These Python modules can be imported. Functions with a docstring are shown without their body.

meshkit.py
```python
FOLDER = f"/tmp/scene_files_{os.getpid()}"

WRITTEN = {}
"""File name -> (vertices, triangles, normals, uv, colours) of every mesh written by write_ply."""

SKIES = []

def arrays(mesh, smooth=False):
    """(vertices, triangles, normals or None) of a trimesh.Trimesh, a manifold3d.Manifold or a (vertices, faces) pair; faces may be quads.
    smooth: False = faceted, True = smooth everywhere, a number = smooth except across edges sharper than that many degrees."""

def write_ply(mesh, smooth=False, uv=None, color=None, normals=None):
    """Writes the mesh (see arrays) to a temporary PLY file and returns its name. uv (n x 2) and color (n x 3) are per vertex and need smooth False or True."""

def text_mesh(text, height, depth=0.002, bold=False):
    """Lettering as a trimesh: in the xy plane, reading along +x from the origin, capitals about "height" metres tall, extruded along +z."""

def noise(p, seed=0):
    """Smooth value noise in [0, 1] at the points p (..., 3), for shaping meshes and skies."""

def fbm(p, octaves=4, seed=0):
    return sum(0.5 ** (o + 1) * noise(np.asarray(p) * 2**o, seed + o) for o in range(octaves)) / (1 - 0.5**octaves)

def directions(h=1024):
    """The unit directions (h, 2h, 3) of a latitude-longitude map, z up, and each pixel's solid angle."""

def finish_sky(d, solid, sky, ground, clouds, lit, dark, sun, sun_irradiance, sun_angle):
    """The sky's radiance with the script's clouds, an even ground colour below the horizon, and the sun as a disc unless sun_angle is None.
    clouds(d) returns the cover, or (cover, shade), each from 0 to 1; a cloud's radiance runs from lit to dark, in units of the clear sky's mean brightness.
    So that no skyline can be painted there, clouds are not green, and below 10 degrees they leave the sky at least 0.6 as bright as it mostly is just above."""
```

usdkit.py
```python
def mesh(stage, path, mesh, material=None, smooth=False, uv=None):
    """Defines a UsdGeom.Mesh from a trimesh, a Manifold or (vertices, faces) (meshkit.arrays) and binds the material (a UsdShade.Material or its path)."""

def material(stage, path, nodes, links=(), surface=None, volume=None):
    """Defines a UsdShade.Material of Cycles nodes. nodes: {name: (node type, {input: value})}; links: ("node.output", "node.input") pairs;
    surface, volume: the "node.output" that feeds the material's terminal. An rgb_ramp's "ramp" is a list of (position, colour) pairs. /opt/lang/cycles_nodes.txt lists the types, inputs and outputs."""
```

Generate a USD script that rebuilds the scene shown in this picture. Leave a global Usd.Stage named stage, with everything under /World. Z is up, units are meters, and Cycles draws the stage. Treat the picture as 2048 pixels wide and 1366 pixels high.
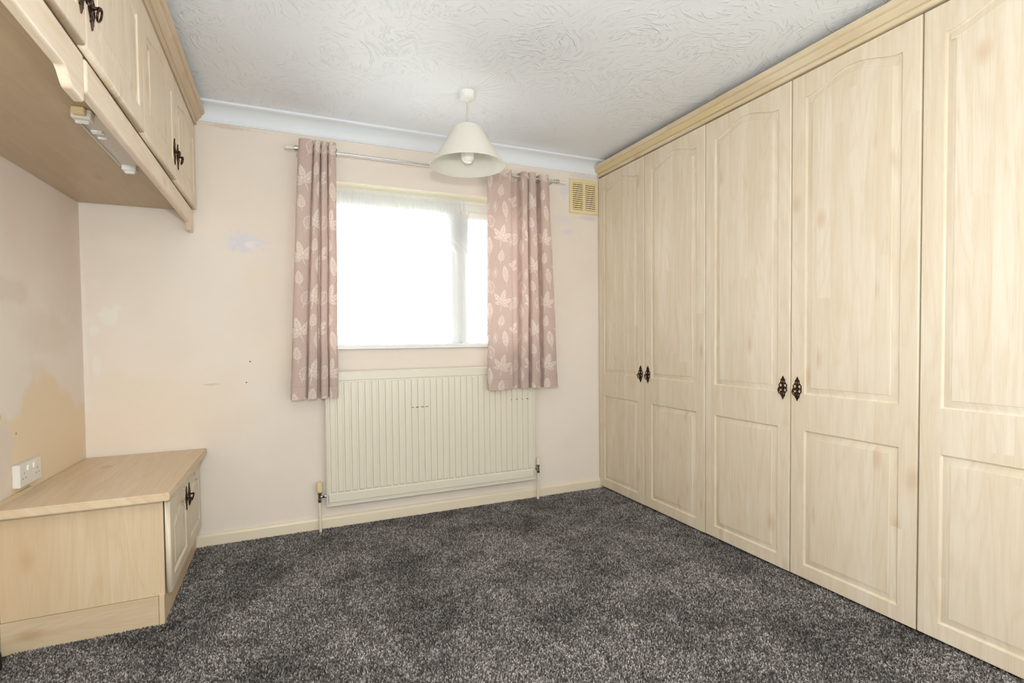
import math, random
import numpy as np, trimesh, shapely, manifold3d
from shapely.geometry import Polygon, LineString, Point, box as sbox
from shapely import affinity
from shapely.ops import unary_union
from pxr import Usd, UsdGeom, UsdLux, UsdShade, Gf, Sdf, Vt
import usdkit, meshkit

random.seed(7); rng = np.random.default_rng(7)
stage = Usd.Stage.CreateInMemory()
UsdGeom.SetStageUpAxis(stage, 'Z'); UsdGeom.SetStageMetersPerUnit(stage, 1.0)
UsdGeom.Xform.Define(stage, '/World'); UsdGeom.Scope.Define(stage, '/World/Looks')

# ------------------------------------------------------------------ camera
D, W, L, H = 3.076, 2.074, 0.896, 2.321          # back wall, wardrobe fronts, left wall, ceiling
FPX, CX, CY = 1016.2, -17.9, 18.7
R_ = (0.91797, -0.39652, -0.00961); U_ = (0.01945, 0.02080, 0.99959); F_ = (0.39616, 0.91779, -0.02680)
cam = UsdGeom.Camera.Define(stage, '/World/camera')
cam.AddTransformOp().Set(Gf.Matrix4d(*R_, 0, *U_, 0, *[-a for a in F_], 0, 0, 0, 1.0949, 1))
cam.CreateHorizontalApertureAttr(36.0); cam.CreateVerticalApertureAttr(36.0 * 1366 / 2048)
cam.CreateFocalLengthAttr(FPX / 2048 * 36)
cam.CreateHorizontalApertureOffsetAttr(-CX / 2048 * 36); cam.CreateVerticalApertureOffsetAttr(CY / 2048 * 36)
cam.CreateClippingRangeAttr((0.05, 500.0))
cam.CreateExposureAttr(0.34)

# ------------------------------------------------------------------ lights
def aim(d):                                          # row matrix whose -z axis is d
    d = np.array(d, float); d /= np.linalg.norm(d); z = -d
    x = np.cross((0, 0, 1), z); x /= np.linalg.norm(x); y = np.cross(z, x)
    return x, y, z
def place_light(l, d, loc):
    x, y, z = aim(d)
    UsdGeom.Xformable(l.GetPrim()).AddTransformOp().Set(Gf.Matrix4d(*map(float, x), 0, *map(float, y), 0, *map(float, z), 0, *map(float, loc), 1))
dome = UsdLux.DomeLight.Define(stage, '/World/sky'); dome.CreateIntensityAttr(6.0); dome.CreateColorAttr(Gf.Vec3f(0.95, 0.98, 1.0))
sun = UsdLux.DistantLight.Define(stage, '/World/sun'); sun.CreateIntensityAttr(11.0); sun.CreateAngleAttr(0.6)
sun.CreateColorAttr(Gf.Vec3f(1.0, 0.93, 0.82)); place_light(sun, (1.0, -0.20, -0.75), (-4, 5, 6))
day = UsdLux.RectLight.Define(stage, '/World/rear_window_daylight'); day.CreateWidthAttr(3.0); day.CreateHeightAttr(1.4)
day.CreateIntensityAttr(3.0); day.CreateColorAttr(Gf.Vec3f(0.88, 0.965, 1.0)); place_light(day, (0.0, 0.76, 0.65), (0.7, -1.05, 0.95))
flash = UsdLux.SphereLight.Define(stage, '/World/camera_flash'); flash.CreateRadiusAttr(0.035); flash.CreateIntensityAttr(1150.0)
flash.CreateColorAttr(Gf.Vec3f(0.92, 0.975, 1.0)); flash.AddTranslateOp().Set((-0.02, -0.12, 1.36))

# ------------------------------------------------------------------ materials
LK = '/World/Looks/'
class G:                                             # small node graph builder
    def __init__(s): s.n, s.l, s.k = {}, [], 0
    def add(s, kind, **kw):
        s.k += 1; name = f'n{s.k}'; vals = {}
        for k, v in kw.items():
            if isinstance(v, tuple) and len(v) == 2 and isinstance(v[0], str) and v[0].startswith('n') and v[0][1:].isdigit():
                s.l.append((f'{v[0]}.{v[1]}', f'{name}.{k}'))
            else: vals[k] = v
        s.n[name] = (kind, vals); return name
    def math(s, op, a, b=None, c=None, clamp=False):
        kw = dict(math_type=op, value1=a)
        if b is not None: kw['value2'] = b
        if c is not None: kw['value3'] = c
        if clamp: kw['use_clamp'] = True
        return (s.add('math', **kw), 'value')
    def mix(s, fac, a, b, kind='mix'): return (s.add('mix', mix_type=kind, fac=fac, color1=a, color2=b), 'color')
    def noise(s, vec, scale, detail=2.0, rough=0.5, dist=0.0):
        return (s.add('noise_texture', dimensions='3D', vector=vec, scale=scale, detail=detail, roughness=rough, distortion=dist), 'fac')
    def rng(s, v, a, b, c=0.0, d=1.0): return (s.add('map_range', range_type='smoothstep', value=v, from_min=a, from_max=b, to_min=c, to_max=d, clamp=True), 'result')
    def pos(s): return (s.add('geometry'), 'position')
    def bump(s, h, strength, dist): return (s.add('bump', height=h, strength=strength, distance=dist), 'normal')
    def scale(s, v, x, y, z): return (s.add('mapping', mapping_type='point', vector=v, scale=(x, y, z)), 'vector')
    def done(s, name, surf): return usdkit.material(stage, LK + name, s.n, s.l, surface=f'{surf[0]}.{surf[1]}')
    def principled(s, **kw): return (s.add('principled_bsdf', **kw), 'BSDF')

def lin(*c): return tuple(((x / 255) / 12.92 if x <= 10 else ((x / 255 + 0.055) / 1.055) ** 2.4) for x in c)
def plain(name, c, rough=0.5, metal=0.0, grain=0.0, spec=0.5):
    g = G(); kw = dict(base_color=c, roughness=rough, metallic=metal, specular_ior_level=spec)
    p = g.pos(); nz = g.noise(p, 35.0, 3.0)
    kw['base_color'] = g.mix(g.math('multiply', nz, grain or 0.06), c, tuple(x * 0.8 for x in c))
    return g.done(name, g.principled(**kw))

def maple(name, grain, tint=(1, 1, 1), strip=0.058, rough=0.38, con=1.0):
    """pale maple effect foil: faint strips with their own tone, long soft grain, some knots"""
    g = G(); p = g.pos(); sp = g.add('separate_xyz', vector=p)
    x, y, z = (sp, 'x'), (sp, 'y'), (sp, 'z')
    if grain == 'z': a, b = g.math('add', x, y), z
    elif grain == 'y': a, b = g.math('add', x, z), y
    else: a, b = g.math('add', y, z), x
    wob = g.math('multiply', g.noise(p, 1.3, 2.0), 0.03)
    col = g.math('floor', g.math('divide', g.math('add', a, wob), strip))
    rnd = (g.add('white_noise_texture', dimensions='1D', w=col), 'value')
    cell = g.math('floor', g.math('add', g.math('multiply', b, 0.42), g.math('multiply', rnd, 7.0)))
    rnd2 = (g.add('white_noise_texture', dimensions='1D', w=g.math('add', g.math('multiply', col, 3.17), cell)), 'value')
    b2 = g.math('add', b, g.math('multiply', rnd2, 9.0))
    v = (g.add('combine_xyz', x=g.math('multiply', a, 1.0), y=g.math('multiply', b2, 1.0), z=g.math('multiply', rnd2, 3.0)), 'vector')
    fine = g.noise(g.scale(v, 260, 7, 1), 1.0, 3.0, 0.6)
    soft = g.noise(g.scale(v, 26, 2.4, 1), 1.0, 3.0, 0.55, 0.6)
    cath = g.noise(g.scale(v, 9, 0.9, 1), 1.0, 1.0, 0.5, 0.3)
    ring = g.math('multiply', g.math('add', g.math('sine', g.math('multiply', cath, 70.0)), 1.0), 0.5)
    vo = g.add('voronoi_texture', dimensions='2D', feature='f1', vector=g.scale(v, 6.5, 3.2, 1), scale=1.0)
    kc = g.add('separate_color', color=(vo, 'color'))
    knot = g.math('multiply', g.rng((vo, 'distance'), 0.02, 0.20, 1.0, 0.0), g.rng((kc, 'r'), 0.80, 0.86))
    hi, mid, lo = [tuple(q * .925 for q in c) for c in (lin(235, 227, 210), lin(226, 214, 191), lin(206, 184, 148))]
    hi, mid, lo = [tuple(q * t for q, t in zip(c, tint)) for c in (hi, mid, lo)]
    c = g.mix(g.rng(soft, 0.3, 0.72), hi, mid)
    c = g.mix(g.math('multiply', rnd2, 0.55 * con), c, tuple(q * f for q, f in zip(mid, (0.955, 0.93, 0.885))))
    c = g.mix(g.math('multiply', g.math('power', ring, 4.0), 0.16), c, lo)
    c = g.mix(g.math('multiply', g.rng(fine, 0.45, 0.8), 0.28), c, lo)
    c = g.mix(g.math('multiply', knot, min(0.42 * con, 0.7)), c, tuple(q * t for q, t in zip(lin(190, 155, 115), tint)))
    return g.done(name, g.principled(base_color=c, roughness=rough, specular_ior_level=0.4))

M = {}
M['maple'] = maple('maple_upright', 'z', (1.03, 1.0, 0.97))
M['maple_long'] = maple('maple_lengthwise', 'y', strip=0.11)
M['maple_cross'] = maple('maple_crosswise', 'x', strip=0.13)
M['maple_pink'] = maple('maple_upright_warm', 'z', (1.06, 0.99, 0.94))
M['maple_plain'] = maple('maple_lengthwise_warm', 'y', (1.10, 1.01, 0.95), strip=0.5)
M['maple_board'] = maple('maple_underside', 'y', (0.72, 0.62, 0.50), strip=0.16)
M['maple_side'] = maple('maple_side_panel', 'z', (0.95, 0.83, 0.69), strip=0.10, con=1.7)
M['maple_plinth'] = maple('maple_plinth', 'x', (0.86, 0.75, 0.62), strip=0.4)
M['maple_top'] = maple('maple_top', 'y', (0.97, 0.86, 0.74), strip=0.3, con=1.3)
M['maple_cornice'] = maple('maple_cornice_warm', 'y', (0.84, 0.72, 0.60), strip=0.4)
M['yellow_strip'] = plain('worn_yellow_strip', lin(226, 204, 150), 0.6, grain=0.5)
M['yellow_cornice'] = maple('maple_cornice', 'y', (0.98, 0.90, 0.76), strip=0.4)
M['slot'] = plain('socket_slot', lin(150, 140, 128), 0.6)
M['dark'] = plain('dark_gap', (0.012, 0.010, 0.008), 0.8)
M['cream'] = plain('cream_gloss_paint', lin(233, 220, 196), 0.3)
M['cream_rad'] = plain('cream_radiator_enamel', lin(228, 221, 203), 0.28)
M['reveal'] = plain('cream_soffit_paint', lin(240, 232, 208), 0.5)
M['cove'] = plain('cove_paint', lin(234, 239, 244), 0.6)
M['upvc'] = plain('white_window_plastic', lin(236, 238, 234), 0.3)
M['white'] = plain('white_plastic', lin(236, 234, 228), 0.35)
M['socket'] = plain('socket_plastic', lin(226, 222, 214), 0.35)
M['vent'] = plain('aged_cream_plastic', lin(230, 210, 164), 0.45)
M['brass'] = plain('dark_antique_brass', lin(70, 50, 36), 0.32, metal=0.85, grain=0.7)
M['chrome'] = plain('chrome', (0.72, 0.72, 0.72), 0.14, metal=1.0)
M['steel'] = plain('brushed_steel', (0.66, 0.65, 0.62), 0.3, metal=1.0)
M['greymetal'] = plain('grey_painted_tray', lin(224, 216, 204), 0.4)
M['rubber'] = plain('black_rubber', lin(26, 24, 22), 0.5)
M['green'] = plain('pale_green_plastic', lin(120, 134, 96), 0.4)
M['rust'] = plain('rust_chip', lin(74, 62, 48), 0.7)
M['bulb'] = plain('opal_bulb', lin(240, 238, 230), 0.15)
M['cord'] = plain('cord_plastic', lin(206, 198, 178), 0.4)
M['rod'] = plain('satin_pole', (0.74, 0.73, 0.70), 0.25, metal=0.9)
M['finial'] = plain('cream_finial', lin(226, 218, 196), 0.35)
M['outdoor'] = plain('outdoor_ground', lin(150, 150, 140), 0.9)
M['wallpaint_plain'] = plain('rear_wall_paint', lin(222, 210, 198), 0.7)

g = G()                                              # lamp shade: cream fabric letting a little light through
sh = g.principled(base_color=lin(243, 240, 231), roughness=0.8)
tr = (g.add('translucent_bsdf', color=lin(226, 220, 200)), 'BSDF')
M['shade'] = g.done('lamp_shade_fabric', (g.add('mix_closure', fac=0.18, closure1=sh, closure2=tr), 'closure'))

g = G()                                              # glass
fr = (g.add('fresnel', IOR=1.45), 'fac')
M['glass'] = g.done('window_glass', (g.add('mix_closure', fac=fr, closure1=(g.add('transparent_bsdf'), 'BSDF'), closure2=(g.add('glossy_bsdf', roughness=0.02), 'BSDF')), 'closure'))

g = G()                                              # sheer net: threads and gaps
p = g.pos(); nz = g.noise(g.scale(p, 60, 60, 3), 1.0, 2.0); zz = (g.add('separate_xyz', vector=p), 'z'); lace = g.rng(zz, 1.62, 1.9, 0.22, 0.0)
body = (g.add('mix_closure', fac=0.5, closure1=(g.add('diffuse_bsdf', color=(0.86, 0.87, 0.87)), 'BSDF'), closure2=(g.add('translucent_bsdf', color=(0.9, 0.9, 0.9)), 'BSDF')), 'closure')
M['net'] = g.done('sheer_net', (g.add('mix_closure', fac=g.math('add', g.rng(nz, 0.3, 0.75, 0.34, 0.62), lace), closure1=(g.add('transparent_bsdf'), 'BSDF'), closure2=body), 'closure'))

g = G()                                              # curtain: dusty pink weave with a pale printed leaf (mesh attribute)
p = g.pos(); leaf = (g.add('attribute', attribute='leaf'), 'fac')
weave = g.noise(g.scale(p, 500, 500, 120), 1.0, 2.0)
pk = g.mix(g.rng(weave, 0.3, 0.7), lin(202, 180, 170), lin(189, 166, 156))
c = g.mix(leaf, pk, lin(226, 212, 200))
pr = g.principled(base_color=c, roughness=0.62, sheen_weight=0.15)
tl = (g.add('translucent_bsdf', color=g.mix(0.5, c, lin(222, 186, 166))), 'BSDF')
M['curtain'] = g.done('leaf_print_curtain', (g.add('mix_closure', fac=0.12, closure1=pr, closure2=tl), 'closure'))

def blob(g, p, c, r, axes, soft=0.5, ns=9.0):        # irregular patch around c
    d = (g.add('vector_math', vector_math_type='subtract', vector1=p, vector2=c) if False else g.add('mapping', mapping_type='point', vector=p, location=tuple(-ci / ri for ci, ri in zip(c, r)), scale=tuple(1 / ri for ri in r)), 'vector')
    ln = (g.add('vector_math', math_type='length', vector1=d), 'value')
    n = g.noise(p, ns, 3.0, 0.6)
    v = g.math('add', ln, g.math('multiply', g.math('subtract', n, 0.5), 1.9))
    return g.rng(v, 1.0 - soft, 1.0 + soft * 0.4, 1.0, 0.0)

BIG = 50.0
def wallmat(name, base, patches, axis):
    g = G(); p = g.pos()
    c = g.mix(g.rng(g.noise(p, 2.1, 3.0), 0.35, 0.7), base, tuple(b * f for b, f in zip(base, (0.955, 0.945, 0.93))))
    c = g.mix(g.math('multiply', g.rng(g.noise(p, 11.0, 4.0), 0.4, 0.75), 0.10), c, tuple(b * 1.06 for b in base))
    for (u, z, ru, rz, col, k, soft, ns) in patches:
        cc, rr = ((u, 0, z), (ru, BIG, rz)) if axis == 'x' else ((0, u, z), (BIG, ru, rz))
        c = g.mix(g.math('multiply', blob(g, p, cc, rr, axis, soft, ns), k), c, lin(*col))
    bm = g.bump(g.noise(p, 60.0, 4.0, 0.6), 0.10, 0.004)
    return g.done(name, g.principled(base_color=c, roughness=0.62, specular_ior_level=0.3, normal=bm))
M['wall_back'] = wallmat('back_wall_paint', lin(237, 226, 214), [
    (-0.18, 1.62, .10, .055, (214, 217, 229), .7, .5, 34), (-0.15, 1.61, .035, .03, (238, 226, 228), .9, .5, 30), (-0.12, 1.45, .07, .05, (234, 220, 196), .6, .6, 15),
    (-0.79, 1.225, .05, .05, (240, 234, 222), .9, .4, 16), (-0.856, 1.15, .025, .03, (240, 232, 222), .9, .4, 16), (-0.845, 0.97, .02, .05, (238, 232, 222), .9, .3, 18),
    (-0.84, 1.37, .03, .03, (238, 230, 218), .7, .4, 18), (-0.892, 1.10, .018, .42, (240, 232, 222), .8, .5, 12), (-0.70, 1.57, .16, .05, (240, 230, 218), .5, .6, 8),
    (-0.60, 0.72, .45, .22, (236, 218, 194), .45, .7, 5), (0.02, 1.02, .25, .2, (234, 220, 196), .3, .7, 6),
    (1.81, 2.11, .045, .06, (220, 213, 220), .55, .6, 30), (1.78, 1.90, .08, .035, (222, 216, 222), .5, .6, 34), (1.99, 1.93, .1, .02, (204, 198, 206), .5, .6, 25), (1.82, 1.82, .05, .02, (214, 212, 222), .6, .6, 44),
    (1.95, 2.215, .16, .02, (214, 206, 210), .6, .6, 20), (0.5, 2.16, .5, .025, (238, 224, 214), .6, .6, 10), (-0.25, 2.222, .16, .012, (206, 178, 152), .5, .6, 30),
    (-0.169, .976, .0035, .0035, (60, 44, 40), .95, .4, 30), (-0.189, .863, .0035, .0035, (60, 44, 40), .95, .4, 30), (-0.35, .86, .04, .006, (200, 182, 168), .5, .5, 30),
], 'x')
M['wall_left'] = wallmat('left_wall_paint', lin(235, 222, 210), [
    (2.35, 1.20, .42, .42, (236, 228, 214), .65, .6, 4), (2.66, 0.66, .50, .27, (230, 208, 174), .85, .22, 3.5), (2.30, 0.66, .135, .16, (224, 210, 196), .95, .25, 10),
    (2.78, 1.12, .3, .10, (224, 208, 192), .5, .6, 6), (2.40, 1.28, .18, .05, (218, 200, 184), .4, .5, 9), (2.9, 1.45, .2, .35, (220, 202, 184), .4, .6, 5),
    (2.33, .83, .012, .012, (180, 156, 132), .8, .5, 20), (2.44, .755, .006, .006, (150, 128, 110), .9, .5, 20), (2.6, 1.0, .1, .03, (226, 214, 200), .5, .6, 14),
], 'y')

g = G()                                              # ceiling: swirled textured plaster in arcs, semi-gloss paint
p = g.pos(); p2 = g.scale(p, 1, 1, 0)
hs = None
for sc, off, amp in ((4.2, 0.0, 1.0), (6.3, 3.7, 0.8)):
    q = (g.add('mapping', mapping_type='point', vector=p2, location=(off, off * .6, 0)), 'vector')
    vo = g.add('voronoi_texture', dimensions='2D', feature='f1', vector=q, scale=sc)
    loc = (g.add('vector_math', math_type='subtract', vector1=q, vector2=(vo, 'position')), 'vector')
    cs = g.add('separate_color', color=(vo, 'color'))
    ro = (g.add('vector_rotate', rotate_type='z_axis', vector=loc, angle=g.math('multiply', (cs, 'r'), 6.283)), 'vector')
    sx = g.add('separate_xyz', vector=(g.add('mapping', mapping_type='point', vector=ro, location=(0.16, 0, 0)), 'vector'))
    rad = g.math('sqrt', g.math('add', g.math('multiply', (sx, 'x'), (sx, 'x')), g.math('multiply', (sx, 'y'), (sx, 'y'))))
    ang = g.math('arctan2', (sx, 'y'), (sx, 'x'))
    v = (g.add('combine_xyz', x=g.math('multiply', rad, 75.0), y=g.math('multiply', ang, 2.4), z=g.math('multiply', (cs, 'g'), 30.0)), 'vector')
    st = g.noise(v, 1.0, 2.0, 0.5, 0.25)
    ridge = g.rng(st, 0.56, 0.69)
    mask = g.rng(g.noise(g.scale(q, 1, 1, 1), 2.4, 2.0), 0.36, 0.62)
    h = g.math('multiply', g.math('multiply', ridge, g.math('add', g.math('multiply', mask, 0.8), 0.2)), amp)
    hs = h if hs is None else g.math('add', hs, h)
hs = g.math('add', hs, g.math('multiply', g.noise(p, 45.0, 3.0), 0.25))
rl = (g.add('mapping', mapping_type='point', vector=p2, location=(-0.867, -2.433, 0)), 'vector'); rs = g.add('separate_xyz', vector=rl)
rr = (g.add('vector_math', math_type='length', vector1=rl), 'value')
fan = g.rng(g.noise((g.add('combine_xyz', x=g.math('multiply', g.math('arctan2', (rs, 'y'), (rs, 'x')), 7.0), y=g.math('multiply', rr, 3.0), z=0.0), 'vector'), 1.0, 1.0), 0.5, 0.66)
fm = g.rng(rr, 0.16, 0.28, 1.0, 0.0)
hs = (g.add('mix_float', fac=fm, a=hs, b=g.math('multiply', fan, 0.45)), 'result')
cc = g.mix(g.rng(g.noise(p, 1.2, 2.0), 0.35, 0.7), lin(241, 244, 248), lin(238, 240, 243))
M['ceiling'] = g.done('textured_ceiling_paint', g.principled(base_color=cc, roughness=0.45, specular_ior_level=0.3, normal=g.bump(hs, 0.5, 0.006)))

g = G()                                              # carpet yarn
p = g.pos(); wn = (g.add('white_noise_texture', dimensions='3D', vector=(g.add('vector_math', math_type='floor', vector1=g.scale(p, 210, 210, 0)), 'vector')), 'value')
big = g.noise(p, 3.2, 4.0, 0.6, 0.4); mid = g.noise(p, 14.0, 3.0, 0.6)
c = (g.add('rgb_ramp', fac=wn, ramp=[(0.0, lin(66, 62, 60)), (0.35, lin(101, 96, 93)), (0.7, lin(136, 130, 125)), (1.0, lin(194, 186, 180))]), 'color')
k = g.math('multiply', g.rng(big, 0.32, 0.66, 0.66, 1.14), g.rng(mid, 0.32, 0.68, 0.84, 1.10))
kk = (g.add('combine_color', color_type='rgb', r=k, g=k, b=k), 'color')
M['carpet'] = g.done('carpet_yarn', g.principled(base_color=g.mix(1.0, c, kk, 'multiply'), roughness=0.95, specular_ior_level=0.1))
M['carpet_base'] = plain('carpet_backing', lin(70, 64, 60), 0.95)

# ------------------------------------------------------------------ scene helpers
used = {}
def numbered(parent, name):
    k = (parent, name); n = used.get(k, 0); used[k] = n + 1
    return f'{parent}/{name}' if n == 0 else f'{parent}/{name}_{n:03d}'
def tag(prim, label=None, category=None, group=None, kind=None):
    for k, v in dict(label=label, category=category, group=group, kind=kind).items():
        if v: prim.SetCustomDataByKey(k, v)
    return prim
def thing(name, label, cat, loc=(0, 0, 0), rotz=0.0, group=None, kind=None):
    x = UsdGeom.Xform.Define(stage, numbered('/World', name)); x.AddTranslateOp().Set(Gf.Vec3d(*map(float, loc)))
    if rotz: x.AddRotateZOp().Set(float(rotz))
    return tag(x.GetPrim(), label, cat, group, kind)
def sub(name, parent, loc=(0, 0, 0), rotz=0.0):
    x = UsdGeom.Xform.Define(stage, numbered(str(parent.GetPath()), name)); x.AddTranslateOp().Set(Gf.Vec3d(*map(float, loc)))
    if rotz: x.AddRotateZOp().Set(float(rotz))
    return x.GetPrim()
def obj(name, mesh, mat, parent=None, label=None, smooth=30, **kw):
    path = numbered(str(parent.GetPath()) if parent else '/World', name)
    return tag(usdkit.mesh(stage, path, mesh, M[mat], smooth).GetPrim(), label, **kw)
def dup(src, loc, rotz, label, cat, group=None):
    name = src.GetName(); n = thing(name, label, cat, loc, rotz, group)
    n.GetReferences().AddInternalReference(src.GetPath()); n.SetInstanceable(True)
    return n

def cat(*ms): return trimesh.util.concatenate([m for m in ms])
def bx(x0, x1, y0, y1, z0, z1, b=0.0):
    if b <= 0:
        m = trimesh.creation.box((x1 - x0, y1 - y0, z1 - z0)); m.apply_translation(((x0 + x1) / 2, (y0 + y1) / 2, (z0 + z1) / 2)); return m
    pts = []
    for sx in (0, 1):
        for sy in (0, 1):
            for sz in (0, 1):
                c = np.array([(x0, x1)[sx], (y0, y1)[sy], (z0, z1)[sz]]); o = np.array([b, b, b]) * [1 - 2 * sx, 1 - 2 * sy, 1 - 2 * sz]
                for k in range(3):
                    q = c + o; q[k] = c[k]; pts.append(q)
    return trimesh.convex.convex_hull(np.array(pts))
def rot(m, deg, ax, at=(0, 0, 0)): m.apply_transform(trimesh.transformations.rotation_matrix(math.radians(deg), ax, at)); return m
def mv(m, x=0, y=0, z=0): m.apply_translation((x, y, z)); return m
def lathe(prof, seg=48): return trimesh.creation.revolve(np.array(prof, float), sections=seg)
def cyl(p0, p1, r, seg=20):
    return trimesh.creation.cylinder(radius=r, segment=(p0, p1), sections=seg)
def torus(R, r, axis=(0, 0, 1), at=(0, 0, 0), a=28, b=10):
    m = trimesh.creation.torus(R, r, major_sections=a, minor_sections=b)
    m.apply_transform(trimesh.geometry.align_vectors((0, 0, 1), axis)); m.apply_translation(at); return m
def extr(poly, h): return trimesh.util.concatenate([trimesh.creation.extrude_polygon(q, h, engine='earcut') for q in (getattr(poly, 'geoms', [poly]))])
def sweep_y(prof, y0, y1):
    """closed (x, z) profile run along y"""
    m = extr(Polygon(prof).buffer(0), y1 - y0)       # xy -> xz, z -> y
    m.apply_transform(np.array([[1, 0, 0, 0], [0, 0, -1, y1], [0, 1, 0, 0], [0, 0, 0, 1.0]])); return m
def sweep_x(prof, x0, x1):
    """closed (y, z) profile run along x"""
    m = extr(Polygon(prof).buffer(0), x1 - x0)
    m.apply_transform(np.array([[0, 0, 1, x0], [1, 0, 0, 0], [0, 1, 0, 0], [0, 0, 0, 1.0]])); return m

# ---- a foil-wrapped door with routed panels: local x across, z up, front towards -y at y = 0
def outline(x0, x1, z0, z1, rise=0.0, n=28):
    top = []
    if rise:
        for t in np.linspace(0, 1, n):
            top.append((x1 + (x0 - x1) * t, z1 + rise * (0.5 - 0.5 * math.cos(2 * math.pi * min(max((t - .04) / .92, 0), 1))) ** 0.75))
    else: top = [(x1, z1), (x0, z1)]
    return np.array([(x0, z0), (x1, z0)] + top)
def inset(P, d):
    a = np.roll(P, 1, 0); b = np.roll(P, -1, 0)
    def nrm(u): u = u / np.linalg.norm(u, axis=1, keepdims=True); return np.stack([-u[:, 1], u[:, 0]], 1)
    n1, n2 = nrm(P - a), nrm(b - P); m = n1 + n2
    m /= np.maximum((m * n1).sum(1, keepdims=True), 0.35) ; return P + m * d
GROOVE = [(0.0, 0.0), (0.0012, 0.0035), (0.006, 0.0058), (0.012, 0.0050), (0.022, 0.0022), (0.0265, 0.0016), (0.0275, 0.0004), (0.031, 0.0)]
def strip(A, B, ya, yb, flip=False):
    n = len(A); v = np.vstack([np.c_[A[:, 0], np.full(n, ya), A[:, 1]], np.c_[B[:, 0], np.full(n, yb), B[:, 1]]])
    i = np.arange(n); j = (i + 1) % n
    f = np.vstack([np.c_[i, j, n + j], np.c_[i, n + j, n + i]])
    return trimesh.Trimesh(v, f[:, ::-1] if flip else f, process=False)
def flat(poly, y):
    v, f = trimesh.creation.triangulate_polygon(poly, engine='earcut')
    a = np.c_[v[:, 0], np.full(len(v), y), v[:, 1]]
    m = trimesh.Trimesh(a, f, process=False)
    if len(m.face_normals) and m.face_normals[:, 1].mean() > 0: m.invert()
    return m
def door_mesh(w, h, panels, t=0.019, scale=1.0):
    out, holes = [], []
    for P in panels:
        rings = [(inset(P, d * scale * 1.15), y * scale * 1.25) for d, y in GROOVE]
        for (A, ya), (B, yb) in zip(rings[:-1], rings[1:]): out.append(strip(A, B, ya, yb))
        out.append(flat(Polygon(rings[-1][0]), rings[-1][1])); holes.append(P)
    rect = lambda e: np.array([(e, e), (w - e, e), (w - e, h - e), (e, h - e)])
    prev = (rect(0.0065), 0.0)
    out.append(flat(Polygon(prev[0], holes), 0.0))
    for e, y in ((0.0035, 0.0006), (0.0014, 0.0022), (0.0002, 0.0048), (0.0, 0.008), (0.0, t)):
        out.append(strip(rect(e), prev[0], y, prev[1])); prev = (rect(e), y)
    bk = flat(Polygon(prev[0]), t); bk.invert(); out.append(bk)
    m = cat(*out); m.merge_vertices(); return m

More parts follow.
